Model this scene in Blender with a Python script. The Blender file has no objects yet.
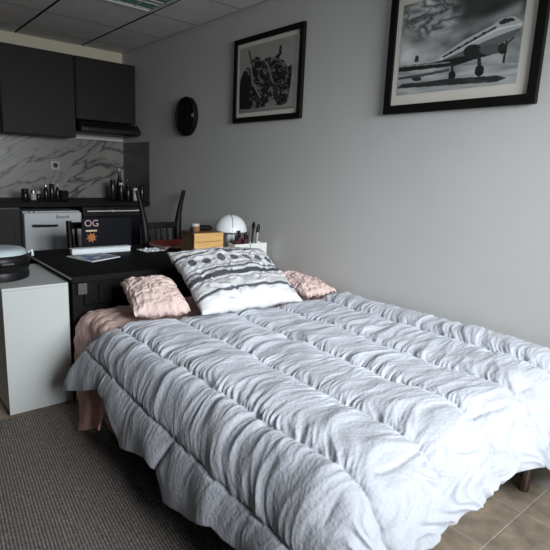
import bpy, bmesh, math, random
import numpy as np
from mathutils import Vector, Matrix

# ------------------------------------------------------------------ camera, world, lights, exposure
S = bpy.context.scene
COL = S.collection
cam_d = bpy.data.cameras.new('camera'); cam = bpy.data.objects.new('camera', cam_d); COL.objects.link(cam)
S.camera = cam
cam_d.sensor_fit = 'HORIZONTAL'; cam_d.sensor_width = 36.0; cam_d.lens = 36.0 * 497.0 / 550.0
cam_d.clip_start = 0.02
def cam_axes(yaw, pit, rol):
    cy, sy = math.cos(yaw), math.sin(yaw)
    F = Vector((sy*math.cos(pit), cy*math.cos(pit), math.sin(pit)))
    r = Vector((cy, -sy, 0)); u = r.cross(F)
    return F, math.cos(rol)*r + math.sin(rol)*u, -math.sin(rol)*r + math.cos(rol)*u
F_, R_, U_ = cam_axes(math.radians(40.5), math.radians(-11.55), math.radians(2.49))
M = Matrix((R_, U_, -F_)).transposed().to_4x4(); M.translation = Vector((0, 0, 1.35))
cam.matrix_world = M

S.view_settings.view_transform = 'Standard'; S.view_settings.look = 'None'
S.view_settings.gamma = 1.0; S.view_settings.use_curve_mapping = False
S.view_settings.exposure = 0.0
S.cycles.use_denoising = True
S.cycles.max_bounces = 8; S.cycles.diffuse_bounces = 4

world = bpy.data.worlds.new('world'); S.world = world; world.use_nodes = True
wb = world.node_tree.nodes['Background']; wb.inputs['Color'].default_value = (0.75, 0.87, 1.0, 1); wb.inputs['Strength'].default_value = 0.05

# daylight through the garden window behind the camera
def area_light(name, loc, target, sx, sy, power, color):
    d = bpy.data.lights.new(name, 'AREA'); d.shape = 'RECTANGLE'; d.size = sx; d.size_y = sy; d.energy = power; d.color = color
    o = bpy.data.objects.new(name, d); COL.objects.link(o); o.location = loc
    o.rotation_euler = (Vector(target) - Vector(loc)).to_track_quat('-Z', 'Y').to_euler()
    return o
WIN = (-0.35, 2.18, 0.08, 2.28)     # window opening x0 x1 z0 z1 in the near wall
NEARY = -0.75
sun_l = area_light('window_daylight', (1.15, NEARY-0.75, 1.95), (1.6, 2.2, 0.78), 1.8, 1.0, 55, (0.94, 0.97, 1.0)); sun_l.data.spread = math.radians(74)

# ------------------------------------------------------------------ constants of the room
XW, YB, ZC, XL = 2.29, 5.29, 2.498, -1.9

# ------------------------------------------------------------------ noise for shapes
def noise2(x, y, seed=0):
    x = np.asarray(x, float); y = np.asarray(y, float)
    x, y = np.broadcast_arrays(x, y)
    xi = np.floor(x).astype(np.int64); yi = np.floor(y).astype(np.int64); xf = x-xi; yf = y-yi
    def g(ix, iy):
        h = (ix*374761393 + iy*668265263 + seed*974634777) & 0xffffffff
        h = ((h ^ (h >> 13))*1274126177) & 0xffffffff; h = h ^ (h >> 16)
        a = (h % 3600)/3600.0*2*math.pi
        return np.cos(a), np.sin(a)
    def d(ix, iy, fx, fy):
        c, s = g(ix, iy); return c*fx + s*fy
    u = xf**3*(xf*(xf*6-15)+10); v = yf**3*(yf*(yf*6-15)+10)
    n00 = d(xi, yi, xf, yf); n10 = d(xi+1, yi, xf-1, yf); n01 = d(xi, yi+1, xf, yf-1); n11 = d(xi+1, yi+1, xf-1, yf-1)
    return 1.5*((n00*(1-u)+n10*u)*(1-v) + (n01*(1-u)+n11*u)*v)
def fbm(x, y, seed=0, o=3):
    r = 0; a = 1
    for k in range(o): r = r + a*noise2(x*2**k, y*2**k, seed+k); a *= .5
    return r
def sstep(a, b, x):
    t = np.clip((np.asarray(x, float)-a)/(b-a), 0, 1); return t*t*(3-2*t)

# ------------------------------------------------------------------ materials
def mat(name, col, rough=.6, var=.08, scale=8.0, bump=0.0, bscale=60.0, metal=0.0, spec=.5, sheen=0.0, coat=0.0):
    m = bpy.data.materials.new(name); m.use_nodes = True
    nt = m.node_tree; b = nt.nodes['Principled BSDF']
    b.inputs['Roughness'].default_value = rough; b.inputs['Metallic'].default_value = metal
    b.inputs['Specular IOR Level'].default_value = spec
    b.inputs['Sheen Weight'].default_value = sheen; b.inputs['Coat Weight'].default_value = coat
    tc = nt.nodes.new('ShaderNodeTexCoord')
    n = nt.nodes.new('ShaderNodeTexNoise'); n.inputs['Scale'].default_value = scale; n.inputs['Detail'].default_value = 4
    nt.links.new(tc.outputs['Object'], n.inputs['Vector'])
    r = nt.nodes.new('ShaderNodeValToRGB'); r.color_ramp.elements[0].position = .3; r.color_ramp.elements[1].position = .7
    r.color_ramp.elements[0].color = [c*(1-var) for c in col]+[1]; r.color_ramp.elements[1].color = [min(1, c*(1+var)) for c in col]+[1]
    nt.links.new(n.outputs['Fac'], r.inputs['Fac']); nt.links.new(r.outputs['Color'], b.inputs['Base Color'])
    if bump:
        n2 = nt.nodes.new('ShaderNodeTexNoise'); n2.inputs['Scale'].default_value = bscale; n2.inputs['Detail'].default_value = 5
        nt.links.new(tc.outputs['Object'], n2.inputs['Vector'])
        bp = nt.nodes.new('ShaderNodeBump'); bp.inputs['Strength'].default_value = bump; bp.inputs['Distance'].default_value = .01
        nt.links.new(n2.outputs['Fac'], bp.inputs['Height']); nt.links.new(bp.outputs['Normal'], b.inputs['Normal'])
    return m
def attr_mat(name, rough=.85, bump=0.0, bscale=80.0, spec=.3, coat=0.0):
    m = bpy.data.materials.new(name); m.use_nodes = True; nt = m.node_tree; b = nt.nodes['Principled BSDF']
    b.inputs['Roughness'].default_value = rough; b.inputs['Specular IOR Level'].default_value = spec; b.inputs['Coat Weight'].default_value = coat
    a = nt.nodes.new('ShaderNodeVertexColor'); a.layer_name = 'pattern'
    nt.links.new(a.outputs['Color'], b.inputs['Base Color'])
    if bump:
        tc = nt.nodes.new('ShaderNodeTexCoord'); n2 = nt.nodes.new('ShaderNodeTexNoise'); n2.inputs['Scale'].default_value = bscale; n2.inputs['Detail'].default_value = 5
        nt.links.new(tc.outputs['Object'], n2.inputs['Vector'])
        bp = nt.nodes.new('ShaderNodeBump'); bp.inputs['Strength'].default_value = bump; bp.inputs['Distance'].default_value = .01
        nt.links.new(n2.outputs['Fac'], bp.inputs['Height']); nt.links.new(bp.outputs['Normal'], b.inputs['Normal'])
    return m
def wood_mat(name, c0, c1, rough=.45, sc=(2, 30, 30)):
    m = mat(name, c0, rough); nt = m.node_tree; b = nt.nodes['Principled BSDF']
    tc = nt.nodes.new('ShaderNodeTexCoord'); mp = nt.nodes.new('ShaderNodeMapping'); mp.inputs['Scale'].default_value = sc
    n = nt.nodes.new('ShaderNodeTexNoise'); n.inputs['Scale'].default_value = 1.5; n.inputs['Detail'].default_value = 6; n.inputs['Distortion'].default_value = .6
    r = nt.nodes.new('ShaderNodeValToRGB'); r.color_ramp.elements[0].position = .35; r.color_ramp.elements[1].position = .65
    r.color_ramp.elements[0].color = list(c0)+[1]; r.color_ramp.elements[1].color = list(c1)+[1]
    nt.links.new(tc.outputs['Object'], mp.inputs['Vector']); nt.links.new(mp.outputs['Vector'], n.inputs['Vector'])
    nt.links.new(n.outputs['Fac'], r.inputs['Fac']); nt.links.new(r.outputs['Color'], b.inputs['Base Color'])
    return m
def marble_mat(name):
    m = bpy.data.materials.new(name); m.use_nodes = True; nt = m.node_tree; b = nt.nodes['Principled BSDF']; b.inputs['Roughness'].default_value = .3
    L = nt.links.new
    tc = nt.nodes.new('ShaderNodeTexCoord'); mp = nt.nodes.new('ShaderNodeMapping')
    mp.inputs['Scale'].default_value = (.9, .9, 4.2)
    mr = nt.nodes.new('ShaderNodeMapping'); mr.inputs['Rotation'].default_value = (0, math.radians(33), 0)
    L(tc.outputs['Object'], mr.inputs['Vector']); L(mr.outputs['Vector'], mp.inputs['Vector'])
    def vein(scale, pos, w, dark):
        n = nt.nodes.new('ShaderNodeTexNoise'); n.inputs['Scale'].default_value = scale; n.inputs['Detail'].default_value = 7; n.inputs['Distortion'].default_value = .5
        L(mp.outputs['Vector'], n.inputs['Vector'])
        r = nt.nodes.new('ShaderNodeValToRGB'); cr = r.color_ramp
        cr.elements[0].position = pos-w; cr.elements[0].color = (1, 1, 1, 1); cr.elements[1].position = pos+w; cr.elements[1].color = (1, 1, 1, 1)
        e = cr.elements.new(pos); e.color = (dark, dark, dark, 1)
        L(n.outputs['Fac'], r.inputs['Fac']); return r
    a = vein(1.2, .5, .022, .12); c = vein(2.4, .46, .02, .5)
    mx = nt.nodes.new('ShaderNodeMix'); mx.data_type = 'RGBA'; mx.blend_type = 'MULTIPLY'; mx.inputs[0].default_value = 1
    L(a.outputs['Color'], mx.inputs[6]); L(c.outputs['Color'], mx.inputs[7])
    m2 = nt.nodes.new('ShaderNodeMix'); m2.data_type = 'RGBA'; m2.blend_type = 'MULTIPLY'; m2.inputs[0].default_value = 1
    m2.inputs[7].default_value = (.19, .185, .17, 1); L(mx.outputs[2], m2.inputs[6]); L(m2.outputs[2], b.inputs['Base Color'])
    return m
def tile_mat(name, x0, y0, t):
    m = bpy.data.materials.new(name); m.use_nodes = True; nt = m.node_tree; b = nt.nodes['Principled BSDF']; L = nt.links.new
    b.inputs['Roughness'].default_value = .42
    tc = nt.nodes.new('ShaderNodeTexCoord'); mp = nt.nodes.new('ShaderNodeMapping'); mp.inputs['Location'].default_value = (-x0, -y0, 0)
    L(tc.outputs['Object'], mp.inputs['Vector'])
    br = nt.nodes.new('ShaderNodeTexBrick'); br.offset = 0; br.squash = 1
    br.inputs['Scale'].default_value = 1; br.inputs['Brick Width'].default_value = t; br.inputs['Row Height'].default_value = t
    br.inputs['Mortar Size'].default_value = .004; br.inputs['Mortar Smooth'].default_value = .3
    br.inputs['Color1'].default_value = (.40, .34, .265, 1); br.inputs['Color2'].default_value = (.355, .30, .23, 1); br.inputs['Mortar'].default_value = (.52, .48, .41, 1)
    L(mp.outputs['Vector'], br.inputs['Vector'])
    n = nt.nodes.new('ShaderNodeTexNoise'); n.inputs['Scale'].default_value = 14; n.inputs['Detail'].default_value = 9; L(tc.outputs['Object'], n.inputs['Vector'])
    r = nt.nodes.new('ShaderNodeValToRGB'); r.color_ramp.elements[0].color = (.7, .7, .7, 1); r.color_ramp.elements[1].color = (1.25, 1.2, 1.15, 1)
    r.color_ramp.elements[0].position = .3; r.color_ramp.elements[1].position = .7; L(n.outputs['Fac'], r.inputs['Fac'])
    mx = nt.nodes.new('ShaderNodeMix'); mx.data_type = 'RGBA'; mx.blend_type = 'MULTIPLY'; mx.inputs[0].default_value = 1
    L(br.outputs['Color'], mx.inputs[6]); L(r.outputs['Color'], mx.inputs[7]); L(mx.outputs[2], b.inputs['Base Color'])
    bp = nt.nodes.new('ShaderNodeBump'); bp.invert = True; bp.inputs['Strength'].default_value = .7; bp.inputs['Distance'].default_value = .004
    L(br.outputs['Fac'], bp.inputs['Height']); L(bp.outputs['Normal'], b.inputs['Normal'])
    return m
def rug_mat(name):
    m = mat(name, (.075, .066, .062), .95, .25, 3.0, spec=.1); nt = m.node_tree; b = nt.nodes['Principled BSDF']; L = nt.links.new
    tc = nt.nodes.new('ShaderNodeTexCoord'); mp = nt.nodes.new('ShaderNodeMapping'); mp.inputs['Rotation'].default_value = (0, 0, math.radians(6))
    L(tc.outputs['Object'], mp.inputs['Vector'])
    w = nt.nodes.new('ShaderNodeTexWave'); w.wave_type = 'BANDS'; w.bands_direction = 'X'; w.inputs['Scale'].default_value = 26; w.inputs['Distortion'].default_value = 5.0; w.inputs['Detail'].default_value = 3; w.inputs['Detail Scale'].default_value = 6
    L(mp.outputs['Vector'], w.inputs['Vector'])
    n = nt.nodes.new('ShaderNodeTexNoise'); n.inputs['Scale'].default_value = 75; n.inputs['Detail'].default_value = 5; L(tc.outputs['Object'], n.inputs['Vector'])
    ad = nt.nodes.new('ShaderNodeMath'); ad.operation = 'ADD'; L(w.outputs['Fac'], ad.inputs[0]); L(n.outputs['Fac'], ad.inputs[1])
    r = nt.nodes.new('ShaderNodeValToRGB'); r.color_ramp.elements[0].position = .45; r.color_ramp.elements[1].position = 1.0
    r.color_ramp.elements[0].color = (.165, .148, .137, 1); r.color_ramp.elements[1].color = (.52, .475, .44, 1)
    dv = nt.nodes.new('ShaderNodeMath'); dv.operation = 'MULTIPLY'; dv.inputs[1].default_value = .62; L(ad.outputs[0], dv.inputs[0]); L(dv.outputs[0], r.inputs['Fac'])
    L(r.outputs['Color'], b.inputs['Base Color'])
    bp = nt.nodes.new('ShaderNodeBump'); bp.inputs['Strength'].default_value = .8; bp.inputs['Distance'].default_value = .008
    L(ad.outputs[0], bp.inputs['Height']); L(bp.outputs['Normal'], b.inputs['Normal'])
    return m

m_wall = mat('wall_paint', (.60, .605, .59), .75, .015, 3, .08, 140)
m_dimwall = mat('unseen_wall_dark', (.09, .085, .08), .8, .03, 3)  # unseen left and front walls, coloured dark to cut bounced light
m_ceil = mat('ceiling_tile', (.82, .79, .77), .9, .06, 5, .25, 160)
m_gap = mat('ceiling_gap_shade', (.04, .04, .04), .9)
m_trim = mat('soffit_cream', (.66, .62, .48), .7, .03)
m_tile = tile_mat('floor_tile', 1.70, .708, .324)
m_rug = rug_mat('rug_weave')
m_marble = marble_mat('marble')
m_marbled = mat('shaded_marble_panel', (.10, .095, .09), .4, .35, 3)  # marble with the side wall's shade put into its colour
m_white = mat('white_laminate', (.53, .56, .55), .4, .015)
m_enamel = mat('white_enamel', (.50, .53, .55), .3, .02)
m_black = mat('black_plastic', (.008, .008, .009), .4, .2, spec=.25)
m_matblack = mat('black_matte', (.007, .0065, .006), .7, .25, spec=.12)
m_blackwood = mat('black_stained_wood', (.008, .007, .0065), .45, .3, 20, spec=.2)
m_deskblack = mat('desk_black', (.009, .0085, .0085), .6, .25, 20, spec=.08)
m_cab = mat('anthracite_door', (.011, .0105, .010), .55, .06, spec=.25)
m_cabd = mat('anthracite_dark', (.020, .020, .021), .5, .06)
m_counter = mat('black_worktop', (.007, .007, .007), .55, .3, 40, spec=.1)
m_steel = mat('steel', (.55, .55, .55), .3, .05, metal=1.0)
m_brushed = mat('brushed_bar', (.62, .60, .58), .5, .05)
m_brown_steel = mat('bronzed_leg', (.20, .15, .13), .22, .1, metal=.85)
m_pick = mat('grey_plate', (.06, .06, .06), .5, .05)
m_duvet = mat('duvet_cotton', (.47, .495, .545), .9, .03, 5, .35, 90, spec=.15, sheen=.1)
m_pink = mat('pink_cotton', (.56, .335, .295), .9, .08, 10, .4, 60, spec=.15)
m_pinkp = mat('pale_pink_cotton', (.60, .47, .44), .9, .12, 16, .5, 60, spec=.15)
m_sheet = mat('pink_sheet', (.66, .47, .43), .9, .10, 9, .5, 50, spec=.15)
m_matt = mat('mattress_ticking', (.5, .42, .40), .9)
m_base = mat('bed_base_fabric', (.04, .04, .045), .9)
m_pattern = attr_mat('printed_cushion', .9, .4, 70)
m_print = attr_mat('printed_paper', .5)
m_mount = mat('mount_card', (.72, .70, .63), .8, .02)
m_honey = wood_mat('honey_wood', (.45, .26, .085), (.62, .39, .15), .45, (3, 30, 30))
m_dkwood = wood_mat('box_wood_shaded', (.10, .052, .022), (.15, .08, .035), .5, (3, 30, 30))  # darker copy of the honey wood: shade on the box sides as colour
m_lamp = mat('lamp_white', (.66, .70, .72), .3, .02)
m_orgw = mat('organizer_white', (.62, .65, .62), .5, .04)
m_dkred = mat('dark_red_lacquer', (.045, .010, .014), .3, .3, 60)
m_red = mat('red_cloth_cover', (.40, .035, .025), .6, .25, 30)
m_pages = mat('book_pages', (.55, .45, .40), .8, .1, 60)
m_glassdark = mat('dark_glass', (.006, .006, .008), .06, .0, coat=.5)
m_navy = mat('navy_glass', (.004, .005, .008), .4, .1, spec=.12)
m_teal = mat('pale_blue_plastic', (.50, .60, .62), .3, .05)
m_paper = mat('white_paper', (.66, .72, .74), .7, .04)
m_bottle = mat('dark_bottle', (.010, .0095, .008), .25, .3, 40, spec=.35)
m_cap = mat('cap_light', (.38, .36, .33), .4, .2, 40)
m_brownjar = mat('brown_jar', (.20, .10, .05), .35, .3, 50)
m_letter = mat('letter_pink', (.50, .33, .33), .6, .2, 60)
m_orange = mat('orange_emblem', (.34, .11, .02), .6, .4, 90)
m_cream = mat('caption_cream', (.55, .42, .28), .6, .2, 60)
m_ink = mat('ink', (.01, .012, .015), .6)
m_louvre = mat('louvre_white', (.70, .72, .70), .35, .03)
m_tealrefl = mat('louvre_teal_reflection', (.10, .28, .24), .35, .1)  # reflection in the louvre, painted as blade colour
m_socket = mat('socket_plastic', (.36, .35, .33), .5, .03)
m_winframe = mat('window_frame_white', (.75, .75, .74), .4, .02)
m_glass = bpy.data.materials.new('window_glass'); m_glass.use_nodes = True
_nt = m_glass.node_tree; _o = _nt.nodes['Material Output']
_t = _nt.nodes.new('ShaderNodeBsdfTransparent'); _g = _nt.nodes.new('ShaderNodeBsdfGlossy'); _g.inputs['Roughness'].default_value = .02
_mx = _nt.nodes.new('ShaderNodeMixShader'); _mx.inputs[0].default_value = .06
_nt.links.new(_t.outputs[0], _mx.inputs[1]); _nt.links.new(_g.outputs[0], _mx.inputs[2]); _nt.links.new(_mx.outputs[0], _o.inputs['Surface'])

# ------------------------------------------------------------------ mesh helpers (world coordinates; children are stored relative to their thing)
def box(bm, x0, x1, y0, y1, z0, z1, bev=0.0, seg=2):
    r = bmesh.ops.create_cube(bm, size=1.0)
    vs = r['verts']
    for v in vs: v.co = Vector(((x0+x1)/2+v.co.x*(x1-x0), (y0+y1)/2+v.co.y*(y1-y0), (z0+z1)/2+v.co.z*(z1-z0)))
    if bev > 0:
        es = list({e for v in vs for e in v.link_edges})
        bmesh.ops.bevel(bm, geom=es, offset=bev, segments=seg, affect='EDGES', profile=.5)
    return bm
def lathe(bm, prof, c, n=24, axis='z'):
    rings = []
    for r, h in prof:
        ring = []
        for k in range(n):
            a = 2*math.pi*k/n; p = (r*math.cos(a), r*math.sin(a), h)
            if axis == 'x': p = (h, p[0], p[1])
            if axis == 'y': p = (p[0], h, p[1])
            ring.append(bm.verts.new(Vector(c)+Vector(p)))
        rings.append(ring)
    for a, b in zip(rings, rings[1:]):
        for k in range(n): bm.faces.new((a[k], a[(k+1) % n], b[(k+1) % n], b[k]))
    bm.faces.new(list(reversed(rings[0]))); bm.faces.new(rings[-1])
    return bm
def tube(bm, pts, rad, n=10, sx=1.0):
    pts = [Vector(p) for p in pts]; rad = rad if isinstance(rad, (list, tuple)) else [rad]*len(pts)
    rings = []
    for i, p in enumerate(pts):
        t = (pts[min(i+1, len(pts)-1)]-pts[max(i-1, 0)]).normalized()
        a = t.cross(Vector((0, 1, 0)) if abs(t.y) < .9 else Vector((1, 0, 0))).normalized(); b = t.cross(a)
        rings.append([bm.verts.new(p+rad[i]*(math.cos(2*math.pi*k/n)*a*sx+math.sin(2*math.pi*k/n)*b)) for k in range(n)])
    for a, b in zip(rings, rings[1:]):
        for k in range(n): bm.faces.new((a[k], a[(k+1) % n], b[(k+1) % n], b[k]))
    bm.faces.new(list(reversed(rings[0]))); bm.faces.new(rings[-1])
    return bm
def prism(bm, poly, d0, d1, axis='y'):
    def P(p, d): return {'y': (p[0], d, p[1]), 'x': (d, p[0], p[1]), 'z': (p[0], p[1], d)}[axis]
    a = [bm.verts.new(P(p, d0)) for p in poly]; b = [bm.verts.new(P(p, d1)) for p in poly]; n = len(poly)
    for k in range(n): bm.faces.new((a[k], a[(k+1) % n], b[(k+1) % n], b[k]))
    bm.faces.new(list(reversed(a))); bm.faces.new(b)
    return bm
NB = bmesh.new
def world_loc(o):
    l = Vector((0, 0, 0))
    while o is not None: l = l+o.location; o = o.parent
    return l
def obj(name, bm, m, parent=None, smooth=None, loc=None):
    bmesh.ops.recalc_face_normals(bm, faces=bm.faces[:])
    off = world_loc(parent) if parent is not None else Vector((0, 0, 0))
    base = Vector(loc) if loc is not None else off
    for v in bm.verts: v.co -= base
    me = bpy.data.meshes.new(name); bm.to_mesh(me); bm.free()
    for mm in (m if isinstance(m, (list, tuple)) else [m]): me.materials.append(mm)
    o = bpy.data.objects.new(name, me); COL.objects.link(o); o.parent = parent
    o.location = base-off
    if smooth is not None:
        for p in me.polygons: p.use_smooth = True
        if smooth < 180:
            try: me.set_sharp_from_angle(angle=math.radians(smooth))
            except Exception: pass
    return o
def tag(o, label, cat, group=None, kind=None):
    o['label'] = label; o['category'] = cat
    if group: o['group'] = group
    if kind: o['kind'] = kind
    return o
def thing(name, label, cat, loc, group=None):
    o = bpy.data.objects.new(name, None); COL.objects.link(o); o.location = loc; o.empty_display_size = .05
    return tag(o, label, cat, group)
def struct(name, bm, m, parent=None, smooth=None):
    o = obj(name, bm, m, parent, smooth)
    if parent is None: o['kind'] = 'structure'
    return o
def grid_mesh(name, P, m, parent=None, color=None, close=False):
    """P: (nu, nv, 3) world points"""
    nu, nv = P.shape[:2]
    base = world_loc(parent) if parent is not None else Vector(P.reshape(-1, 3).min(0))
    V = (P-np.array(base)).reshape(-1, 3)
    i = np.arange(nu*nv).reshape(nu, nv)
    f = np.stack([i[:-1, :-1], i[1:, :-1], i[1:, 1:], i[:-1, 1:]], -1).reshape(-1, 4)
    me = bpy.data.meshes.new(name)
    me.vertices.add(len(V)); me.vertices.foreach_set('co', V.astype(np.float32).ravel())
    me.loops.add(f.size); me.loops.foreach_set('vertex_index', f.astype(np.int32).ravel())
    me.polygons.add(len(f)); me.polygons.foreach_set('loop_start', np.arange(0, f.size, 4, dtype=np.int32))
    me.update(calc_edges=True); me.validate()
    me.polygons.foreach_set('use_smooth', np.ones(len(f), dtype=bool))
    if color is not None:
        a = me.color_attributes.new('pattern', 'FLOAT_COLOR', 'POINT')
        c = np.concatenate([color.reshape(-1, 3), np.ones((nu*nv, 1))], 1).astype(np.float32)
        a.data.foreach_set('color', c.ravel())
    me.materials.append(m)
    o = bpy.data.objects.new(name, me); COL.objects.link(o); o.parent = parent
    o.location = (0, 0, 0) if parent is not None else base
    return o
def grid_normals(P):
    du = np.gradient(P, axis=0); dv = np.gradient(P, axis=1)
    n = np.cross(du, dv); n /= (np.linalg.norm(n, axis=-1, keepdims=True)+1e-9)
    return n

# ------------------------------------------------------------------ room shell
bm = box(NB(), XL-.1, XW+.1, NEARY-.1, YB+.1, -.1, 0); struct('floor', bm, m_tile)
bm = box(NB(), XW, XW+.1, NEARY-.1, YB+.1, 0, ZC+.1); struct('wall_right', bm, m_wall)
bm = box(NB(), XL-.1, XW, YB, YB+.1, 0, ZC+.1); struct('wall_back', bm, m_wall)
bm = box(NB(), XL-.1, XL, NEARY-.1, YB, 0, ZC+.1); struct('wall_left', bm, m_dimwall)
x0, x1, z0, z1 = WIN
bm = NB(); box(bm, XL, x0, NEARY-.1, NEARY, 0, ZC+.1); box(bm, x1, XW, NEARY-.1, NEARY, 0, ZC+.1)
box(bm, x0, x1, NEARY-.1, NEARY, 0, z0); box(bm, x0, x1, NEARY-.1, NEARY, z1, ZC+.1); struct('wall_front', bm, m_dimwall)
bm = NB()
xs = [XW-.0, 1.87]; 
while xs[-1] > XL: xs.append(max(XL, xs[-1]-.6))
ys = [YB, 4.97]
while ys[-1] > NEARY: ys.append(max(NEARY, ys[-1]-.598))
for a, b in zip(xs, xs[1:]):
    for c, d in zip(ys, ys[1:]):
        if b >= 1.2 and a <= 1.9 and abs(c-3.774) < .02: continue      # the lamp sits in this bay
        gx = .010; gy = .0045
        if a-b > .03 and c-d > .03: box(bm, b+gx, a-gx, d+gy, c-gy, ZC, ZC+.02)
bm.normal_update()
for f in bm.faces: f.material_index = 0 if f.normal.z < -.5 else 1  # tile edges coloured dark as the shadow in the joints
nf = len(bm.faces)
box(bm, XL, XW, NEARY, YB, ZC+.075, ZC+.1)
bm.faces.ensure_lookup_table()
for f in bm.faces[nf:]: f.material_index = 1
struct('ceiling', bm, [m_ceil, m_gap])
bm = box(NB(), -.6, XW-.001, YB-.012, YB-.001, 2.40, ZC); struct('trim_1', bm, m_trim)
bm = box(NB(), -.9, XW-.003, YB-.014, YB-.002, .99, 1.612); struct('wall_back_marble', bm, m_marble)
bm = box(NB(), XW-.006, XW-.001, 4.66, YB-.014, .99, 1.60); struct('wall_right_marble', bm, m_marbled)
# window (behind the camera): frame, mullion, panes
bm = NB(); fw = .06
for a, b in ((x0, x0+fw), (x1-fw, x1), ((x0+x1)/2-.045, (x0+x1)/2+.045)): box(bm, a, b, NEARY-.08, NEARY-.02, z0, z1, .005)
for a, b in ((z0, z0+fw), (z1-fw, z1)): box(bm, x0+fw, x1-fw, NEARY-.08, NEARY-.02, a, b, .005)
w = struct('window_1', bm, m_winframe)
bm = NB(); box(bm, x0+fw, (x0+x1)/2-.045, NEARY-.053, NEARY-.047, z0+fw, z1-fw); box(bm, (x0+x1)/2+.045, x1-fw, NEARY-.053, NEARY-.047, z0+fw, z1-fw)
obj('pane', bm, m_glass, w)

# ceiling lamp (switched off) in its own bay
lx0, lx1, ly0, ly1 = 1.278, 1.862, 3.182, 3.768
t = thing('ceiling_light', 'square recessed ceiling light with white louvre grid, switched off', 'ceiling light', (1.57, 3.475, ZC))
bm = NB()
for a in ((lx0, lx0+.03, ly0, ly1), (lx1-.03, lx1, ly0, ly1), (lx0+.03, lx1-.03, ly0, ly0+.03), (lx0+.03, lx1-.03, ly1-.045, ly1)): box(bm, a[0], a[1], a[2], a[3], ZC-.004, ZC+.07, .002)
obj('housing', bm, m_louvre, t)
obj('reflector', box(NB(), lx0+.02, lx1-.02, ly0+.02, ly1-.02, ZC+.062, ZC+.07), m_black, t)
nl = 4
for k in range(1, nl):
    x = lx0+.02+(lx1-lx0-.04)*k/nl
    bm = prism(NB(), [(x-.003, ZC), (x+.003, ZC), (x+.018, ZC+.058), (x-.018, ZC+.058)], ly0+.02, ly1-.02, 'y'); obj('louvre', bm, m_louvre, t)
for k in range(0, 8):
    y = ly0+.02+(ly1-ly0-.04)*(k+.5)/8
    bm = prism(NB(), [(y-.012, ZC+.002), (y+.012, ZC+.002), (y+.003, ZC+.045), (y-.003, ZC+.045)], lx0+.02, lx1-.02, 'x'); obj('cross_blade', bm, m_tealrefl if k in (3, 6) else m_louvre, t)

# ------------------------------------------------------------------ rug
bm = box(NB(), -1.6, 1.22, -.45, 2.745, .001, .013, .004)
tag(obj('rug', bm, m_rug, None, 40, (0, 1, 0)), 'large dark grey ribbed rug on the tiled floor beside the bed', 'rug')

# ------------------------------------------------------------------ kitchen run
KF = 4.94   # front plane of the wall cupboards
def wall_cupboard(xa, xb, za, zb, label):
    t = thing('wall_cupboard', label, 'cupboard', ((xa+xb)/2, YB-.17, za), 'anthracite wall cupboards')
    obj('carcass', box(NB(), xa+.002, xb-.002, KF+.02, YB-.016, za, zb, .002), m_cabd, t)
    obj('door', box(NB(), xa+.006, xb-.006, KF, KF+.02, za+.002, zb-.002, .003), m_cab, t)
    return t
wall_cupboard(.42, 1.047, 1.60, 2.335, 'dark grey wall cupboard cut off by the left edge of the picture')
wall_cupboard(1.053, 1.683, 1.60, 2.335, 'dark grey wall cupboard above the wall socket, left of the cooker hood cupboard')
wall_cupboard(1.690, 2.280, 1.775, 2.335, 'shorter dark grey wall cupboard in the corner above the cooker hood')
t = thing('cooker_hood', 'slim black cooker hood under the corner wall cupboard', 'cooker hood', (1.98, YB-.17, 1.645))
obj('body', prism(NB(), [(YB-.016, 1.66), (KF-.02, 1.66), (KF-.02, 1.755), (YB-.016, 1.773)], 1.695, 2.275, 'x'), m_black, t)
obj('visor', prism(NB(), [(KF-.02, 1.652), (KF-.10, 1.668), (KF-.10, 1.70), (KF-.02, 1.76)], 1.692, 2.282, 'x'), m_black, t)
for k in range(2): obj('switch', lathe(NB(), [(.008, 0), (.008, .012)], (1.71+.03*k, KF-.108, 1.684), 10, 'y'), m_pick, t)
# base run
CF = 4.66
t = thing('base_cabinet', 'dark grey kitchen base cabinet left of the white refrigerator', 'cabinet', (.78, 4.97, 0))
obj('carcass', box(NB(), .46, 1.09, CF+.02, YB-.016, .1, .975, .002), m_cabd, t)
for a, b in ((.464, .775), (.779, 1.086)):
    d = obj('door', box(NB(), a, b, CF, CF+.019, .12, .955, .003), m_cab, t)
    obj('panel', box(NB(), a+.05, b-.05, CF-.004, CF, .18, .90, .003), m_cab, d)
obj('plinth', box(NB(), .46, 1.09, CF+.06, CF+.08, 0, .1), m_matblack, t)
bm = box(NB(), .46, 2.274, CF-.03, YB-.016, .976, 1.018, .004)
tag(obj('worktop', bm, m_counter, None, None, (1.4, 5, .976)), 'long black kitchen worktop below the marble splashback', 'worktop')
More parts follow.
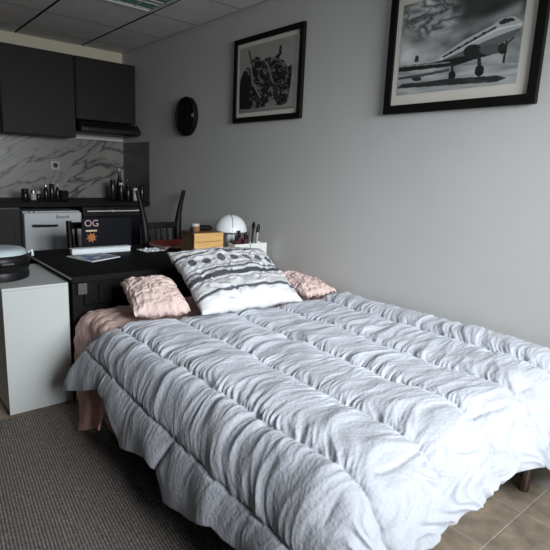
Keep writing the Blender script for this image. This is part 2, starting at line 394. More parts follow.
# refrigerator
t = thing('refrigerator', 'small white enamel refrigerator with black handle under the worktop', 'refrigerator', (1.36, 4.97, 0))
obj('body', box(NB(), 1.115, 1.605, CF+.045, YB-.03, .02, .935, .01), m_enamel, t)
obj('door', box(NB(), 1.115, 1.605, CF-.005, CF+.04, .04, .925, .014, 3), m_enamel, t)
h = NB(); tube(h, [(1.175, CF-.03, .815), (1.20, CF-.036, .815), (1.36, CF-.036, .812), (1.385, CF-.03, .812)], [.012, .012, .009, .006], 10)
for x in (1.18, 1.37): tube(h, [(x, CF-.035, .814), (x, CF-.004, .814)], .008, 8)
obj('handle', h, m_black, t, 40)
for x in (1.165, 1.20): obj('hinge', box(NB(), x, x+.022, CF-.004, CF+.03, .926, .938, .002), m_steel, t)
def text(name, s, size, loc, m, parent, rot=(math.radians(90), 0, 0), ext=.0008):
    c = bpy.data.curves.new(name, 'FONT'); c.body = s; c.size = size; c.extrude = ext; c.align_x = 'CENTER'; c.align_y = 'CENTER'; c.materials.append(m)
    o = bpy.data.objects.new(name, c); COL.objects.link(o); o.parent = parent
    bpy.context.view_layer.update(); me = bpy.data.meshes.new_from_object(o); bpy.data.objects.remove(o)
    o = bpy.data.objects.new(name, me); COL.objects.link(o); o.parent = parent
    o.location = Vector(loc)-world_loc(parent); o.rotation_euler = rot; return o
text('brand_lettering', 'Brandt', .042, (1.435, CF-.0065, .885), m_ink, t)
# oven
t = thing('oven', 'black built-in oven with a thin steel handle right of the white refrigerator', 'oven', (1.91, 4.97, 0))
obj('body', box(NB(), 1.625, 2.19, CF+.022, YB-.03, .06, .97, .004), m_black, t)
obj('door', box(NB(), 1.63, 2.185, CF, CF+.02, .30, .885, .004), m_navy, t)
h = NB(); tube(h, [(1.64, CF-.045, .935), (2.17, CF-.045, .935)], .006, 8)
for x in (1.885, 2.165): tube(h, [(x, CF-.052, .935), (x, CF+.022, .935)], .010, 10)
obj('handle', h, m_brushed, t, 40)
# socket
t = thing('wall_socket', 'pale grey wall socket on the marble splashback', 'socket', (1.57, YB-.014, 1.335))
obj('plate', box(NB(), 1.527, 1.613, YB-.026, YB-.0142, 1.292, 1.378, .004), m_socket, t)
bm = NB(); lathe(bm, [(.024, 0), (.024, .003)], (1.575, YB-.0292, 1.335), 20, 'y'); obj('outlet', bm, m_black, t)

# bottles and jars on the worktop
def bottle(x, y, r, h, neck, m, mc, label, name='bottle', cat='bottle', group='bottles and jars in the worktop corner'):
    z = 1.018
    t = thing(name, label, cat, (x, y, z), group)
    hn = h*neck
    prof = [(r*.92, 0), (r, .006), (r, hn*.9), (r*.82, hn)]
    if neck < .95: prof += [(r*.42, hn+(h-hn)*.35), (r*.38, h*.96)]
    bm = NB(); lathe(bm, [(a, b) for a, b in prof], (x, y, z), 16); obj('body', bm, m, t, 50)
    rc = r*.46 if neck < .95 else r*.95
    top = h*.96 if neck < .95 else hn
    bm = NB(); lathe(bm, [(rc, top), (rc, top+.022), (rc*.8, top+.026)], (x, y, z), 16); obj('cap', bm, mc, t, 50)
    return t
gL = 'small jars beside the wall socket'
bottle(1.20, 4.93, .032, .075, 1, m_bottle, m_black, 'squat black jar at the left end of the worktop jars', 'jar', 'jar', gL)
bottle(1.275, 4.95, .026, .06, 1, m_cap, m_steel, 'small pale spice jar right of the squat black jar', 'jar', 'jar', gL)
bottle(1.325, 4.98, .022, .055, 1, m_bottle, m_cap, 'tiny dark jar with a pale lid on the worktop', 'jar', 'jar', gL)
bottle(1.385, 4.95, .022, .125, .75, m_bottle, m_steel, 'slim dark bottle with steel cap, left of the two under the socket', 'bottle', 'bottle', gL)
bottle(1.44, 4.96, .024, .12, 1, m_bottle, m_black, 'straight dark canister between the slim bottles under the socket', 'jar', 'jar', gL)
bottle(1.485, 4.94, .02, .13, .75, m_bottle, m_cap, 'slim dark bottle with pale cap, right one under the socket', 'bottle', 'bottle', gL)
tag(obj('tea_tin', box(NB(), 1.515, 1.585, 4.93, 5.0, 1.018, 1.105, .006), m_matblack, None, None, (1.55, 4.96, 1.018)), 'square black tin at the right end of the jars under the socket', 'tin', gL)
bottle(2.045, 5.0, .028, .17, 1, m_bottle, m_black, 'stout black canister, first on the left of the corner bottles', 'jar', 'jar')
bottle(2.09, 4.9, .026, .15, 1, m_bottle, m_cap, 'dark canister in front of the tallest corner bottle', 'jar', 'jar')
bottle(2.125, 5.02, .033, .30, .62, m_bottle, m_cap, 'tallest dark bottle with a pale neck in the kitchen corner')
bottle(2.165, 4.9, .026, .16, .7, m_bottle, m_black, 'short dark bottle right of the tallest corner bottle')
bottle(2.20, 4.99, .026, .21, .66, m_bottle, m_bottle, 'dark bottle between the tallest bottle and the pale jar')
bottle(2.215, 4.84, .024, .10, 1, m_cap, m_enamel, 'pale jar standing out among the dark corner bottles', 'jar', 'jar')
bottle(2.245, 4.75, .022, .13, 1, m_bottle, m_black, 'dark jar against the right marble panel, nearest the room', 'jar', 'jar')

# ------------------------------------------------------------------ chairs behind the desk
def dining_chair(x0, x1, yb, top, rail_top, label, rail_h=.045, slats=5):
    t = thing('dining_chair', label, 'chair', ((x0+x1)/2, yb-.2, 0), 'dark wooden chairs behind the desk')
    for x, s in ((x0, 0), (x1, 1)):
        bm = NB(); pts = []; rad = []
        for k in range(13):
            q = k/12; z = .012+q*(top-.012)
            back = .10*max(0, (z-.45)/.75)**2 + .03*max(0, (.45-z)/.45)
            tall = top > 1.05
            pts.append((x+((.10 if s else -.04)*max(0, (z-.80)/.365)**1.7 if tall else 0), yb+back, z)); rad.append(.017+.008*math.exp(-((z-.7)/.3)**2)+(.012*math.exp(-((z-.82)/.16)**2) if tall else 0))
        tube(bm, pts, rad, 8); obj('back_leg', bm, m_blackwood, t, 60)
        obj('leg', box(NB(), x-.018, x+.018, yb-.42, yb-.385, 0, .44, .004), m_blackwood, t)
    obj('seat', box(NB(), x0-.025, x1+.025, yb-.43, yb+.0, .44, .475, .012, 3), m_blackwood, t)
    obj('top_rail', box(NB(), x0+.012, x1-.012, yb+.022, yb+.045, rail_top-rail_h, rail_top, .006), m_blackwood, t)
    obj('lower_rail', box(NB(), x0+.012, x1-.012, yb+.002, yb+.025, .58, .62, .005), m_blackwood, t)
    for k in range(slats):
        x = x0+.012+(x1-x0-.024)*(k+.5)/slats
        bm = NB(); tube(bm, [(x, yb+.014, .615), (x, yb+.022, .75), (x, yb+.034, rail_top-rail_h+.005)], .009, 8, 1.3); obj('slat', bm, m_blackwood, t, 50)
    return t
dining_chair(1.225, 1.60, 3.80, .935, .925, 'black wooden dining chair in front of the white refrigerator, behind the desk', .05)
dining_chair(1.83, 2.125, 3.79, 1.165, .905, 'black slat-back chair with tall curved posts next to the right wall', .05)

# ------------------------------------------------------------------ desk and what stands on it
DX0, DX1, DY0, DY1, DZ = .872, 2.262, 2.715, 3.70, .75
t = thing('desk', 'large black desk between the bed head and the kitchen', 'desk', (1.56, 3.2, 0))
obj('desk_top', box(NB(), DX0, DX1, DY0, DY1, DZ-.035, DZ, .004), m_deskblack, t)
obj('edge_highlight', box(NB(), DX0-.004, DX0, DY0+.01, DY1-.01, DZ-.016, DZ-.004, .001), m_steel, t)  # light line along the desk edge: a reflection built as a strip
for x in (DX0+.01, DX1-.07):
    for y in (DY0+.033, DY1-.075): obj('leg', box(NB(), x, x+.06, y, y+.06, 0, DZ-.035, .004), m_deskblack, t)
obj('apron', box(NB(), DX0+.07, DX1-.07, DY0+.02, DY0+.045, DZ-.17, DZ-.035, .003), m_deskblack, t)
obj('modesty_panel', box(NB(), DX0+.07, DX1-.07, DY0+.06, DY0+.08, .12, DZ-.17, .003), m_matblack, t)
obj('drawer', box(NB(), 1.02, 1.45, DY0+.006, DY0+.022, DZ-.15, DZ-.055, .003), m_deskblack, t)
obj('name_plate', box(NB(), .905, .955, DY0+.008, DY0+.0205, DZ-.105, DZ-.042, .002), m_pick, t)['label'] = 'small grey plate on the desk front'
# black panel with stickers and the pale box before it
t = thing('laptop', 'black laptop with stickers on its lid standing open on the desk', 'laptop', (1.44, 3.55, DZ))
obj('keyboard_base', box(NB(), 1.215, 1.585, 3.548, 3.69, DZ, DZ+.016, .004), m_black, t)
bm = NB(); box(bm, 1.215, 1.585, 3.535, 3.547, DZ, DZ+.235, .004)
lid = obj('lid', bm, m_navy, t)
text('sticker_letters', 'OG', .066, (1.285, 3.534, DZ+.195), m_letter, lid)['label'] = 'pale pink OG letter sticker'
bm = NB(); c = (1.282, DZ+.095); pol = []
for k in range(16):
    r = .042 if k % 2 == 0 else .022; a = 2*math.pi*k/16+.2; pol.append((c[0]+r*math.cos(a), c[1]+r*math.sin(a)*.95))
prism(bm, pol, 3.5335, 3.535, 'y'); obj('sticker', bm, m_orange, lid)['label'] = 'orange star-shaped sticker'
obj('sticker', box(NB(), 1.242, 1.322, 3.5335, 3.535, DZ+.138, DZ+.150), m_cream, lid)['label'] = 'narrow cream sticker'
bm = box(NB(), 1.10, 1.515, 3.40, 3.46, DZ, DZ+.034, .006)
t = tag(obj('shallow_box', bm, m_paper, None, 40, (1.37, 3.4, DZ)), 'long low white box lying on the desk before the laptop', 'box')
obj('lid', box(NB(), 1.097, 1.518, 3.397, 3.463, DZ+.0345, DZ+.041, .003), m_paper, t)
# magazine
n = 40; uu, vv = np.meshgrid(np.linspace(0, 1, n), np.linspace(0, 1, n), indexing='ij')
q = [np.array(p) for p in ((1.05, 3.36), (1.125, 3.10), (1.35, 3.20), (1.30, 3.385))]
Pm = ((1-uu)*(1-vv))[..., None]*q[0]+((1-uu)*vv)[..., None]*q[1]+(uu*vv)[..., None]*q[2]+(uu*(1-vv))[..., None]*q[3]
nn = fbm(uu*4+3, vv*4, 5, 3); n3 = noise2(uu*5, vv*5+9, 8)
colm = np.where((nn > .25)[..., None], (.55, .62, .68), np.where((n3 > .28)[..., None], (.55, .22, .08), (.06, .20, .42)))
edge = (np.minimum(np.minimum(uu, 1-uu), np.minimum(vv, 1-vv)) < .05)[..., None]
colm = np.where(edge, (.5, .56, .6), colm)
t = thing('magazine', 'open glossy magazine with blue and orange pictures on the desk corner', 'magazine', (1.19, 3.22, DZ))
bm = NB(); prism(bm, [tuple(p) for p in q], DZ, DZ+.006, 'z'); obj('pages', bm, m_paper, t)
grid_mesh('cover', np.dstack([Pm, np.full((n, n, 1), DZ+.0068)+.0*uu[..., None]]), m_print, t, colm)
# small white cloth, black puck
n = 34; uu, vv = np.meshgrid(np.linspace(-1, 1, n), np.linspace(-1, 1, n), indexing='ij')
Pn = np.dstack([1.66+.085*uu+.02*noise2(uu*2, vv*2, 3), 3.36+.075*vv+.02*noise2(uu*2, vv*2+7, 4), DZ+.006+.025*np.clip(fbm(uu*2.3, vv*2.3, 11), 0, 1)*(1-np.maximum(abs(uu), abs(vv))**4)])
o = grid_mesh('crumpled_napkin', Pn, m_paper); tag(o, 'small crumpled white napkin on the black desk left of the red book', 'napkin')
bm = NB(); lathe(bm, [(.028, 0), (.032, .004), (.032, .016), (.026, .02)], (1.80, 3.30, DZ), 20)
tag(obj('puck', bm, m_black, None, 40, (1.80, 3.30, DZ)), 'small black round puck on the desk beside the white napkin', 'puck')
# red book
t = thing('book', 'red hardback book lying on the desk below the slat-back chair', 'book', (1.9, 3.48, DZ))
def skewbox(q, za, zb): return prism(NB(), q, za, zb, 'z')
qb = [(1.765, 3.62), (1.755, 3.335), (2.02, 3.40), (2.05, 3.65)]
def shrink(q, d):
    cx = sum(p[0] for p in q)/4; cy = sum(p[1] for p in q)/4
    return [(cx+(p[0]-cx)*(1-d), cy+(p[1]-cy)*(1-d)) for p in q]
obj('cover', skewbox(qb, DZ+.026, DZ+.031), m_red, t); obj('cover', skewbox(qb, DZ, DZ+.005), m_red, t)
obj('pages', skewbox(shrink(qb, .02), DZ+.005, DZ+.026), m_pages, t)
# wooden box
BX0, BX1, BY0, BY1 = 1.705, 1.935, 2.83, 3.02
t = thing('wooden_box', 'honey coloured wooden box on the desk behind the patterned cushion', 'box', (1.75, 2.9, DZ))
obj('body', box(NB(), BX0+.006, BX1-.006, BY0+.014, BY1, DZ, DZ+.182, .002), m_dkwood, t)
obj('front_panel', box(NB(), BX0, BX1, BY0, BY0+.014, DZ, DZ+.186, .003), m_honey, t)
obj('lid', box(NB(), BX0, BX1, BY0+.014, BY1+.003, DZ+.182, DZ+.19, .002), m_dkwood, t)
obj('drawer_line', box(NB(), BX0+.012, BX1-.012, BY0-.0012, BY0+.002, DZ+.128, DZ+.131), m_dkwood, t)
zt = DZ+.19
t = thing('cream_jar', 'small brown jar with pale lid on top of the wooden box', 'jar', (1.765, 2.92, zt))
bm = NB(); lathe(bm, [(.026, 0), (.030, .006), (.030, .032), (.024, .036)], (1.765, 2.92, zt), 20); obj('body', bm, m_brownjar, t, 40)
bm = NB(); lathe(bm, [(.029, .0365), (.029, .052), (.026, .055)], (1.765, 2.92, zt), 20); obj('lid', bm, m_cap, t, 40)
bm = NB(); tube(bm, [(1.805, 2.95, zt+.018), (1.825, 2.95, zt+.019), (1.885, 2.94, zt+.019), (1.91, 2.94, zt+.016)], [.010, .019, .019, .010], 12)
tag(obj('spectacle_case', bm, m_matblack, None, 50, (1.86, 2.945, zt)), 'black rounded spectacle case on top of the wooden box', 'case')
bm = NB(); lathe(bm, [(.010, 0), (.012, .004), (.012, .03), (.007, .034)], (1.715, 2.88, zt), 12)
tag(obj('small_bottle', bm, m_black, None, 50, (1.715, 2.88, zt)), 'tiny black bottle at the left corner of the wooden box', 'bottle')
# lamp
LX, LY = 2.06, 2.925
t = thing('table_lamp', 'white mushroom shaped table lamp on the desk beside the wooden box', 'lamp', (LX, LY, DZ))
bm = NB(); lathe(bm, [(.062, 0), (.064, .006), (.058, .014), (.038, .022), (.034, .05), (.034, .19)], (LX, LY, DZ), 28); obj('stem', bm, m_lamp, t, 40)
bm = NB(); pr = [(.02, .178), (.110, .178), (.1165, .182)]
for k in range(1, 13):
    a = k/12*math.pi/2; pr.append((.117*math.cos(a)+.0001, .184+.115*math.sin(a)))
lathe(bm, pr, (LX, LY, DZ), 36); sh = obj('lamp_shade', bm, m_lamp, t, 50)
bm = NB(); pts = [(LX+.1185*math.cos(a)*-.45, LY-.1185*math.cos(a)*.893, DZ+.184+.1165*math.sin(a)) for a in np.linspace(.05, math.pi-.05, 24)]
tube(bm, pts, .0018, 6); obj('seam', bm, m_pick, sh)
# white organiser with brushes and varnish bottles
OX0, OX1, OY0, OY1 = 1.965, 2.245, 2.735, 2.815
t = thing('desk_organizer', 'white two compartment organizer tray by the wall behind the bed', 'organizer', (2.1, 2.77, DZ))
bm = NB(); zt = DZ+.112
box(bm, OX0, OX1, OY0, OY0+.006, DZ, zt); box(bm, OX0, OX1, OY1-.006, OY1, DZ, zt); box(bm, OX0, OX0+.006, OY0+.006, OY1-.006, DZ, zt); box(bm, OX1-.006, OX1, OY0+.006, OY1-.006, DZ, zt)
box(bm, OX0+.006, OX1-.006, OY0+.006, OY1-.006, DZ, DZ+.085)
obj('tray', bm, m_orgw, t); obj('divider', box(NB(), 2.095, 2.10, OY0-.001, OY1-.006, DZ+.004, zt-.003), m_pick, t)
obj('foot_ledge', box(NB(), OX0-.01, OX1+.012, OY0-.012, OY1, DZ, DZ+.012, .002), m_orgw, t)
zi = DZ+.085
def varnish(x, y, r, h, label):
    t = thing('nail_varnish', label, 'bottle', (x, y, zi), 'dark cosmetics in the white organizer')
    bm = NB(); lathe(bm, [(r, 0), (r*1.05, .004), (r, h*.55), (r*.5, h*.62)], (x, y, zi), 14); obj('body', bm, m_dkred, t, 40)
    bm = NB(); lathe(bm, [(r*.5, h*.62), (r*.55, h*.65), (r*.42, h)], (x, y, zi), 12); obj('cap', bm, m_black, t, 40)
varnish(2.0, 2.77, .019, .085, 'dark red varnish bottle at the left end of the white organizer')
varnish(2.035, 2.785, .021, .115, 'taller dark red varnish bottle, second from left in the white organizer')
varnish(2.072, 2.765, .022, .10, 'wide dark red varnish bottle left of the organizer divider')
def brush(x, y, h, dx, mm, mt, label):
    t = thing('makeup_brush', label, 'brush', (x, y, zi), 'dark cosmetics in the white organizer')
    bm = NB(); tube(bm, [(x, y, zi), (x+dx*.5, y, zi+h*.5), (x+dx*.72, y, zi+h*.72)], [.006, .007, .008], 10); obj('handle', bm, mm, t, 50)
    bm = NB(); tube(bm, [(x+dx*.72, y, zi+h*.72), (x+dx*.85, y, zi+h*.85), (x+dx, y, zi+h)], [.009, .014, .005], 10); obj('bristle_head', bm, mt, t, 50)
brush(2.135, 2.77, .175, .015, m_black, m_matblack, 'tall black brush rising highest from the white organizer')
brush(2.165, 2.755, .14, .012, m_cap, m_black, 'brush with pale handle and dark tip right of the tallest brush')
brush(2.19, 2.79, .155, .02, m_black, m_black, 'black brush leaning right at the wall end of the organizer')
brush(2.12, 2.79, .10, -.012, m_black, m_dkred, 'short brush with dark red tip beside the organizer divider')

# ------------------------------------------------------------------ white cabinet and the appliance on it
t = thing('white_cabinet', 'white cabinet with a plain side facing the room, left of the bed', 'cabinet', (.70, 3.1, 0))
CX0, CX1, CY0, CY1, CZ = .537, .866, 2.765, 3.40, .713
obj('body', box(NB(), CX0+.003, CX1-.003, CY0+.018, CY1, .02, CZ-.016, .002), m_white, t)
obj('front_panel', box(NB(), CX0, CX1, CY0, CY0+.018, .015, CZ-.0165, .002), m_white, t)
obj('cabinet_top', box(NB(), CX0-.002, CX1, CY0-.002, CY1+.003, CZ-.016, CZ, .003), m_white, t)
obj('plinth', box(NB(), CX0+.02, CX1-.02, CY0+.03, CY1-.03, 0, .02), m_matblack, t)
AX, AY = .585, 3.05
t = thing('waffle_maker', 'black round tabletop appliance with pale blue lid on the white cabinet', 'appliance', (AX, AY, CZ))
bm = NB(); lathe(bm, [(.135, 0), (.152, .008), (.155, .03), (.148, .05), (.158, .07), (.160, .085)], (AX, AY, CZ), 36); obj('base', bm, m_black, t, 40)
bm = NB(); lathe(bm, [(.158, .088), (.162, .10), (.160, .125), (.150, .140)], (AX, AY, CZ), 36); obj('body', bm, m_black, t, 40)
bm = NB(); lathe(bm, [(.1455, .140), (.140, .158), (.126, .169), (.085, .175), (.02, .177)], (AX, AY, CZ), 36); obj('lid', bm, m_teal, t, 50)
bm = NB(); box(bm, AX-.015, AX+.045, AY-.168, AY-.155, CZ+.098, CZ+.108, .002); obj('latch', bm, m_pick, t)
bm = NB(); tube(bm, [(AX+.148, AY-.03, CZ+.14), (AX+.168, AY-.035, CZ+.155), (AX+.17, AY-.035, CZ+.12)], .009, 10); obj('handle', bm, m_teal, t, 50)

# ------------------------------------------------------------------ pictures and clock on the right wall
def inpoly(px, py, poly):
    r = np.zeros(px.shape, bool); n = len(poly)
    for i in range(n):
        x1_, y1_ = poly[i]; x2_, y2_ = poly[(i+1) % n]
        c = ((y1_ > py) != (y2_ > py)); r ^= c & (px < (x2_-x1_)*(py-y1_)/((y2_-y1_)+1e-9)+x1_)
    return r
def stroke(px, py, pts, w):
    r = np.zeros(px.shape, bool)
    for (a, b), (c, d) in zip(pts, pts[1:]):
        t_ = np.clip(((px-a)*(c-a)+(py-b)*(d-b))/((c-a)**2+(d-b)**2+1e-9), 0, 1)
        r |= (px-a-t_*(c-a))**2+(py-b-t_*(d-b))**2 < w*w
    return r
def ell(px, py, cx, cy, rx, ry): return ((px-cx)/rx)**2+((py-cy)/ry)**2 < 1
def framed(label, ya, yb, za, zb, bw, mw, paint, nu, nv):
    """ya > yb: left and right edge as seen from the room"""
    t = thing('framed_picture', label, 'picture', (XW, (ya+yb)/2, za), 'framed pictures on the right wall')
    X0 = XW-.028
    for nm, a in (('frame_rail', (yb, ya, zb-bw, zb)), ('frame_rail', (yb, ya, za, za+bw)), ('frame_stile', (yb, yb+bw, za+bw, zb-bw)), ('frame_stile', (ya-bw, ya, za+bw, zb-bw))):
        obj(nm, box(NB(), X0, XW-.001, a[0], a[1], a[2], a[3], .003), m_matblack, t)
    obj('mount', box(NB(), XW-.016, XW-.006, yb+bw-.002, ya-bw+.002, za+bw-.002, zb-bw+.002), m_mount, t)
    U, V = np.meshgrid(np.linspace(0, 1, nu), np.linspace(0, 1, nv), indexing='ij')
    a, b, c, d = ya-bw-mw[0], yb+bw+mw[1], zb-bw-mw[2], za+bw+mw[3]
    P = np.dstack([np.full(U.shape, XW-.0175), a+(b-a)*U, c+(d-c)*V])
    grid_mesh('print', P, m_print, t, paint(U, V))
    return t
def paint_plane(U, V):
    px = 95+355*U; py = 30-55*U+V*(267+20*U)
    g = .30+.30*fbm(U*2.2, V*2.6, 31, 4)-.16*sstep(150, 40, py)
    tb = np.abs(fbm(U*6+.8*noise2(U*5, V*5, 4), V*6, 6, 4)); m_ = sstep(1.15, .6, np.hypot((px-185)/105, (py-70)/60))
    g = g*(1-m_)+m_*(.06+.75*tb)
    g = g*(1-.85*sstep(235, 300, px)*sstep(125, 70, py+.12*(px-300)))
    g = g+.22*np.exp(-((py-(128-.42*(px-280)))/16)**2)*sstep(290, 420, px)*sstep(452, 430, px)
    g = g+.30*np.exp(-(((px-120)/50)**2+((py-165)/35)**2))
    g = np.where(py > 215-8*U, .36+.16*noise2(U*5, V*22, 9), g)
    def sh(poly, v): return np.where(inpoly(px, py, poly), v, g)
    g = sh([(212, 197), (232, 180), (300, 138), (372, 103), (395, 86), (425, 84), (450, 101), (446, 120), (430, 138), (380, 165), (330, 188), (260, 205)], .46)
    g = sh([(230, 196), (300, 168), (380, 136), (446, 114), (444, 122), (430, 138), (380, 165), (330, 188), (260, 205)], .13)
    g = np.where(stroke(px, py, [(235, 189), (300, 154), (390, 114), (444, 106)], 3), .70, g)
    g = np.where(stroke(px, py, [(240, 184), (380, 110)], 3), .05, g)
    g = sh([(385, 98), (400, 88), (422, 88), (428, 95), (395, 104)], .03)
    for k in range(5): g = np.where(ell(px, py, 262+22*k, 172-12*k, 5, 4), .03, g)
    g = sh([(84, 208), (200, 200), (300, 183), (395, 170), (400, 178), (320, 198), (280, 210), (88, 226)], .018)
    g = np.where(stroke(px, py, [(88, 210), (260, 200)], 2), .25, g)
    g = sh([(146, 196), (150, 176), (160, 180), (162, 196)], .04)
    g = np.where(ell(px, py, 325, 172, 26, 20), .025, g); g = np.where(ell(px, py, 375, 168, 32, 15), .10, g); g = np.where(ell(px, py, 405, 168, 12, 15), .02, g)
    g = np.where(stroke(px, py, [(414, 150), (412, 205)], 3), .02, g); g = np.where(stroke(px, py, [(398, 172), (430, 140)], 2.5), .04, g)
    g = np.where(stroke(px, py, [(270, 205), (272, 235)], 4), .03, g); g = np.where(ell(px, py, 272, 238, 11, 14), .015, g)
    g = np.where(stroke(px, py, [(345, 190), (350, 222)], 5), .03, g); g = np.where(ell(px, py, 350, 226, 13, 16), .015, g)
    g = np.where(ell(px, py, 160, 246, 16, 7), .03, g); g = np.where(stroke(px, py, [(100, 245), (180, 235), (260, 222)], 4), .07, g)
    g = np.where(inpoly(px, py, [(110, 262), (250, 248), (400, 240), (425, 248), (400, 258), (150, 272), (90, 276)]), .03+.05*np.clip(noise2(U*8, V*30, 3), 0, 1), g)
    g = np.clip(g*1.2, .008, .8)
    return np.dstack([g*.95, g*1.0, g*.99])
def paint_ink(U, V):
    px = 95+255*U; py = 182-72*U+V*(290+60*U)
    g = .36+.03*noise2(U*6, V*6, 2)
    poly = [(97, 330), (108, 292), (130, 262), (150, 268), (150, 232), (168, 212), (190, 216), (200, 235), (225, 216), (258, 214), (276, 198), (278, 162), (287, 160), (287, 200), (276, 222), (300, 232), (316, 262), (334, 250), (332, 330), (322, 430), (300, 442), (215, 446), (98, 460)]
    ins = inpoly(px, py, poly)
    tex = fbm(px/26., py/26., 41, 3); st = np.abs(noise2(px/34.+1.5*noise2(px/60, py/60, 4), py/50., 17))
    dark = np.where((tex > .40) | (st < .035), .20, np.where(tex > .24, .06, .008))
    dark = np.where((px < 150) & (py > 300), .012, dark)
    g = np.where(ins, dark, g)
    g = np.where(stroke(px, py, [(152, 240), (140, 190)], 5), .10, g)
    g = np.where(ell(px, py, 280, 292, 40, 52) & ~ell(px, py, 280, 292, 35, 47), .15, g)
    g = np.where(ell(px, py, 280, 300, 24, 34) & (noise2(px/9, py/9, 12) > -.05), .012, g)
    g = np.where(stroke(px, py, [(150, 250), (160, 330), (200, 400)], 4), .30, g)
    g = np.where(stroke(px, py, [(225, 240), (255, 330)], 4), .22, g)
    g = np.where(inpoly(px, py, [(222, 432), (265, 410), (278, 440), (225, 448)]), .27, g)
    g = np.where(py > 455-.02*px, .25, g)
    g = np.clip(g, .01, .7)
    return np.dstack([g*1.03, g, g*.93])
framed('black framed ink drawing, the smaller picture further left on the wall', 3.225, 2.475, 1.708, 2.290, .036, (.03, .03, .028, .03), paint_ink, 190, 150)
framed('black framed aeroplane photograph, the larger picture on the right of the wall', 1.805, .998, 1.690, 2.300, .042, (.035, .055, .035, .05), paint_plane, 230, 170)
CYc, CZc = 3.92, 1.796
t = thing('wall_clock', 'round black wall clock between the kitchen and the small picture', 'clock', (XW, CYc, CZc))
bm = NB(); lathe(bm, [(.160, XW-.001), (.163, XW-.03), (.155, XW-.045), (.140, XW-.045), (.134, XW-.03)], (0, CYc, CZc), 48, 'x'); obj('rim', bm, m_matblack, t, 40)
bm = NB(); lathe(bm, [(.134, XW-.028), (.134, XW-.031)], (0, CYc, CZc), 48, 'x'); f = obj('dial', bm, m_glassdark, t)
bm = NB(); box(bm, XW-.047, XW-.044, CYc-.155, CYc-.125, CZc-.012, CZc+.014, .002); obj('rim_glint', bm, m_socket, t)['label'] = 'small pale patch standing in for a glint on the rim'  # glint on the clock rim, modelled as a pale patch
for a, l in ((.7, .10), (2.4, .07)):
    bm = NB(); tube(bm, [(XW-.034, CYc, CZc), (XW-.034, CYc+l*math.cos(a), CZc+l*math.sin(a))], .003, 6); obj('hand', bm, m_black, t)

# ------------------------------------------------------------------ bed
BEDX0, BEDX1, BEDY0, BEDY1 = .925, 2.255, .80, 2.69
t = thing('bed', 'double bed pushed against the right wall with a pink fitted sheet', 'bed', (1.57, 1.75, 0))
obj('bed_base', box(NB(), BEDX0+.01, BEDX1-.01, BEDY0-.055, BEDY1-.01, .17, .33, .01), m_base, t)
n1, n2 = 90, 130
uu, vv = np.meshgrid(np.linspace(-1, 1, n1), np.linspace(-1, 1, n2), indexing='ij')
def supbox(n1, n2, c, hx, hy, hz, e=8.0):
    th = np.linspace(0, 2*np.pi, n1, endpoint=True); ph = np.linspace(-np.pi/2, np.pi/2, n2)
    T, Ph = np.meshgrid(th, ph, indexing='ij')
    f = lambda x, p: np.sign(x)*np.abs(x)**p
    p = 2/e
    return np.dstack([c[0]+hx*f(np.cos(Ph), p)*f(np.cos(T), p), c[1]+hy*f(np.cos(Ph), p)*f(np.sin(T), p), c[2]+hz*f(np.sin(Ph), p)])
obj('mattress', box(NB(), BEDX0, BEDX1, BEDY0, BEDY1, .33, .545, .05, 5), m_matt, t, 60)
def leg(x, y):
    z0_ = .0135 if x < 1.25 else 0
    bm = NB(); lathe(bm, [(.019, z0_), (.021, z0_+.006), (.021, .165), (.028, .17)], (x, y, .0), 24); obj('leg', bm, m_brown_steel, t, 40)
for x, y in ((2.19, .775), (.99, .90), (2.185, 2.6), (.99, 2.6)): leg(x, y)
# fitted sheet over the head end: shows left of the pillows and on the mattress flank
n1, n2 = 150, 150
a = np.linspace(0, 1.42+.42, n1)           # from the wall across and down the flank
yy = np.linspace(2.72, 2.02, n2)
A, Y = np.meshgrid(a, yy, indexing='ij')
s = np.clip(A-(BEDX1-.95), 0, None)
hx = np.where(s < .10, .05*np.sin(np.clip(s/.10, 0, 1)*math.pi/2), .05+.03*(s-.10)); dz = np.where(s < .10, .05*(1-np.cos(np.clip(s/.10, 0, 1)*math.pi/2)), .05+(s-.10))
X = np.where(s > 0, .95-hx, BEDX1-.005-A); Z = .560-dz
rip = .016*fbm(A*5, Y*7, 21, 3)+.010*np.abs(noise2(A*9, Y*14+3*noise2(A*4, Y*4, 2), 22))
P = np.dstack([X, Y, Z]); N = grid_normals(P); N *= np.sign(N[20, 20, 2])
P = P+N*(.012+rip)[..., None]
e = sstep(2.64, 2.72, Y); P[..., 2] -= .05*e*e
o = grid_mesh('fitted_sheet', P, m_sheet, t)
# pink blanket end hanging to the floor below the duvet corner
n1, n2 = 60, 70
uu, vv = np.meshgrid(np.linspace(0, 1, n1), np.linspace(0, 1, n2), indexing='ij')
Yh = 2.53-uu*.50-.13*vv*(1-uu); Zh = .40-vv*(.375-.17*uu)
Xh = .815-.05*vv+.022*np.sin(uu*9+2*vv)*vv+.01*noise2(uu*5, vv*4, 3)
o = grid_mesh('blanket', np.dstack([Xh, Yh, Zh]), m_pink); tag(o, 'salmon pink blanket end hanging to the floor under the duvet corner', 'blanket')
sm = o.modifiers.new('thick', 'SOLIDIFY'); sm.thickness = .008; sm.offset = 0

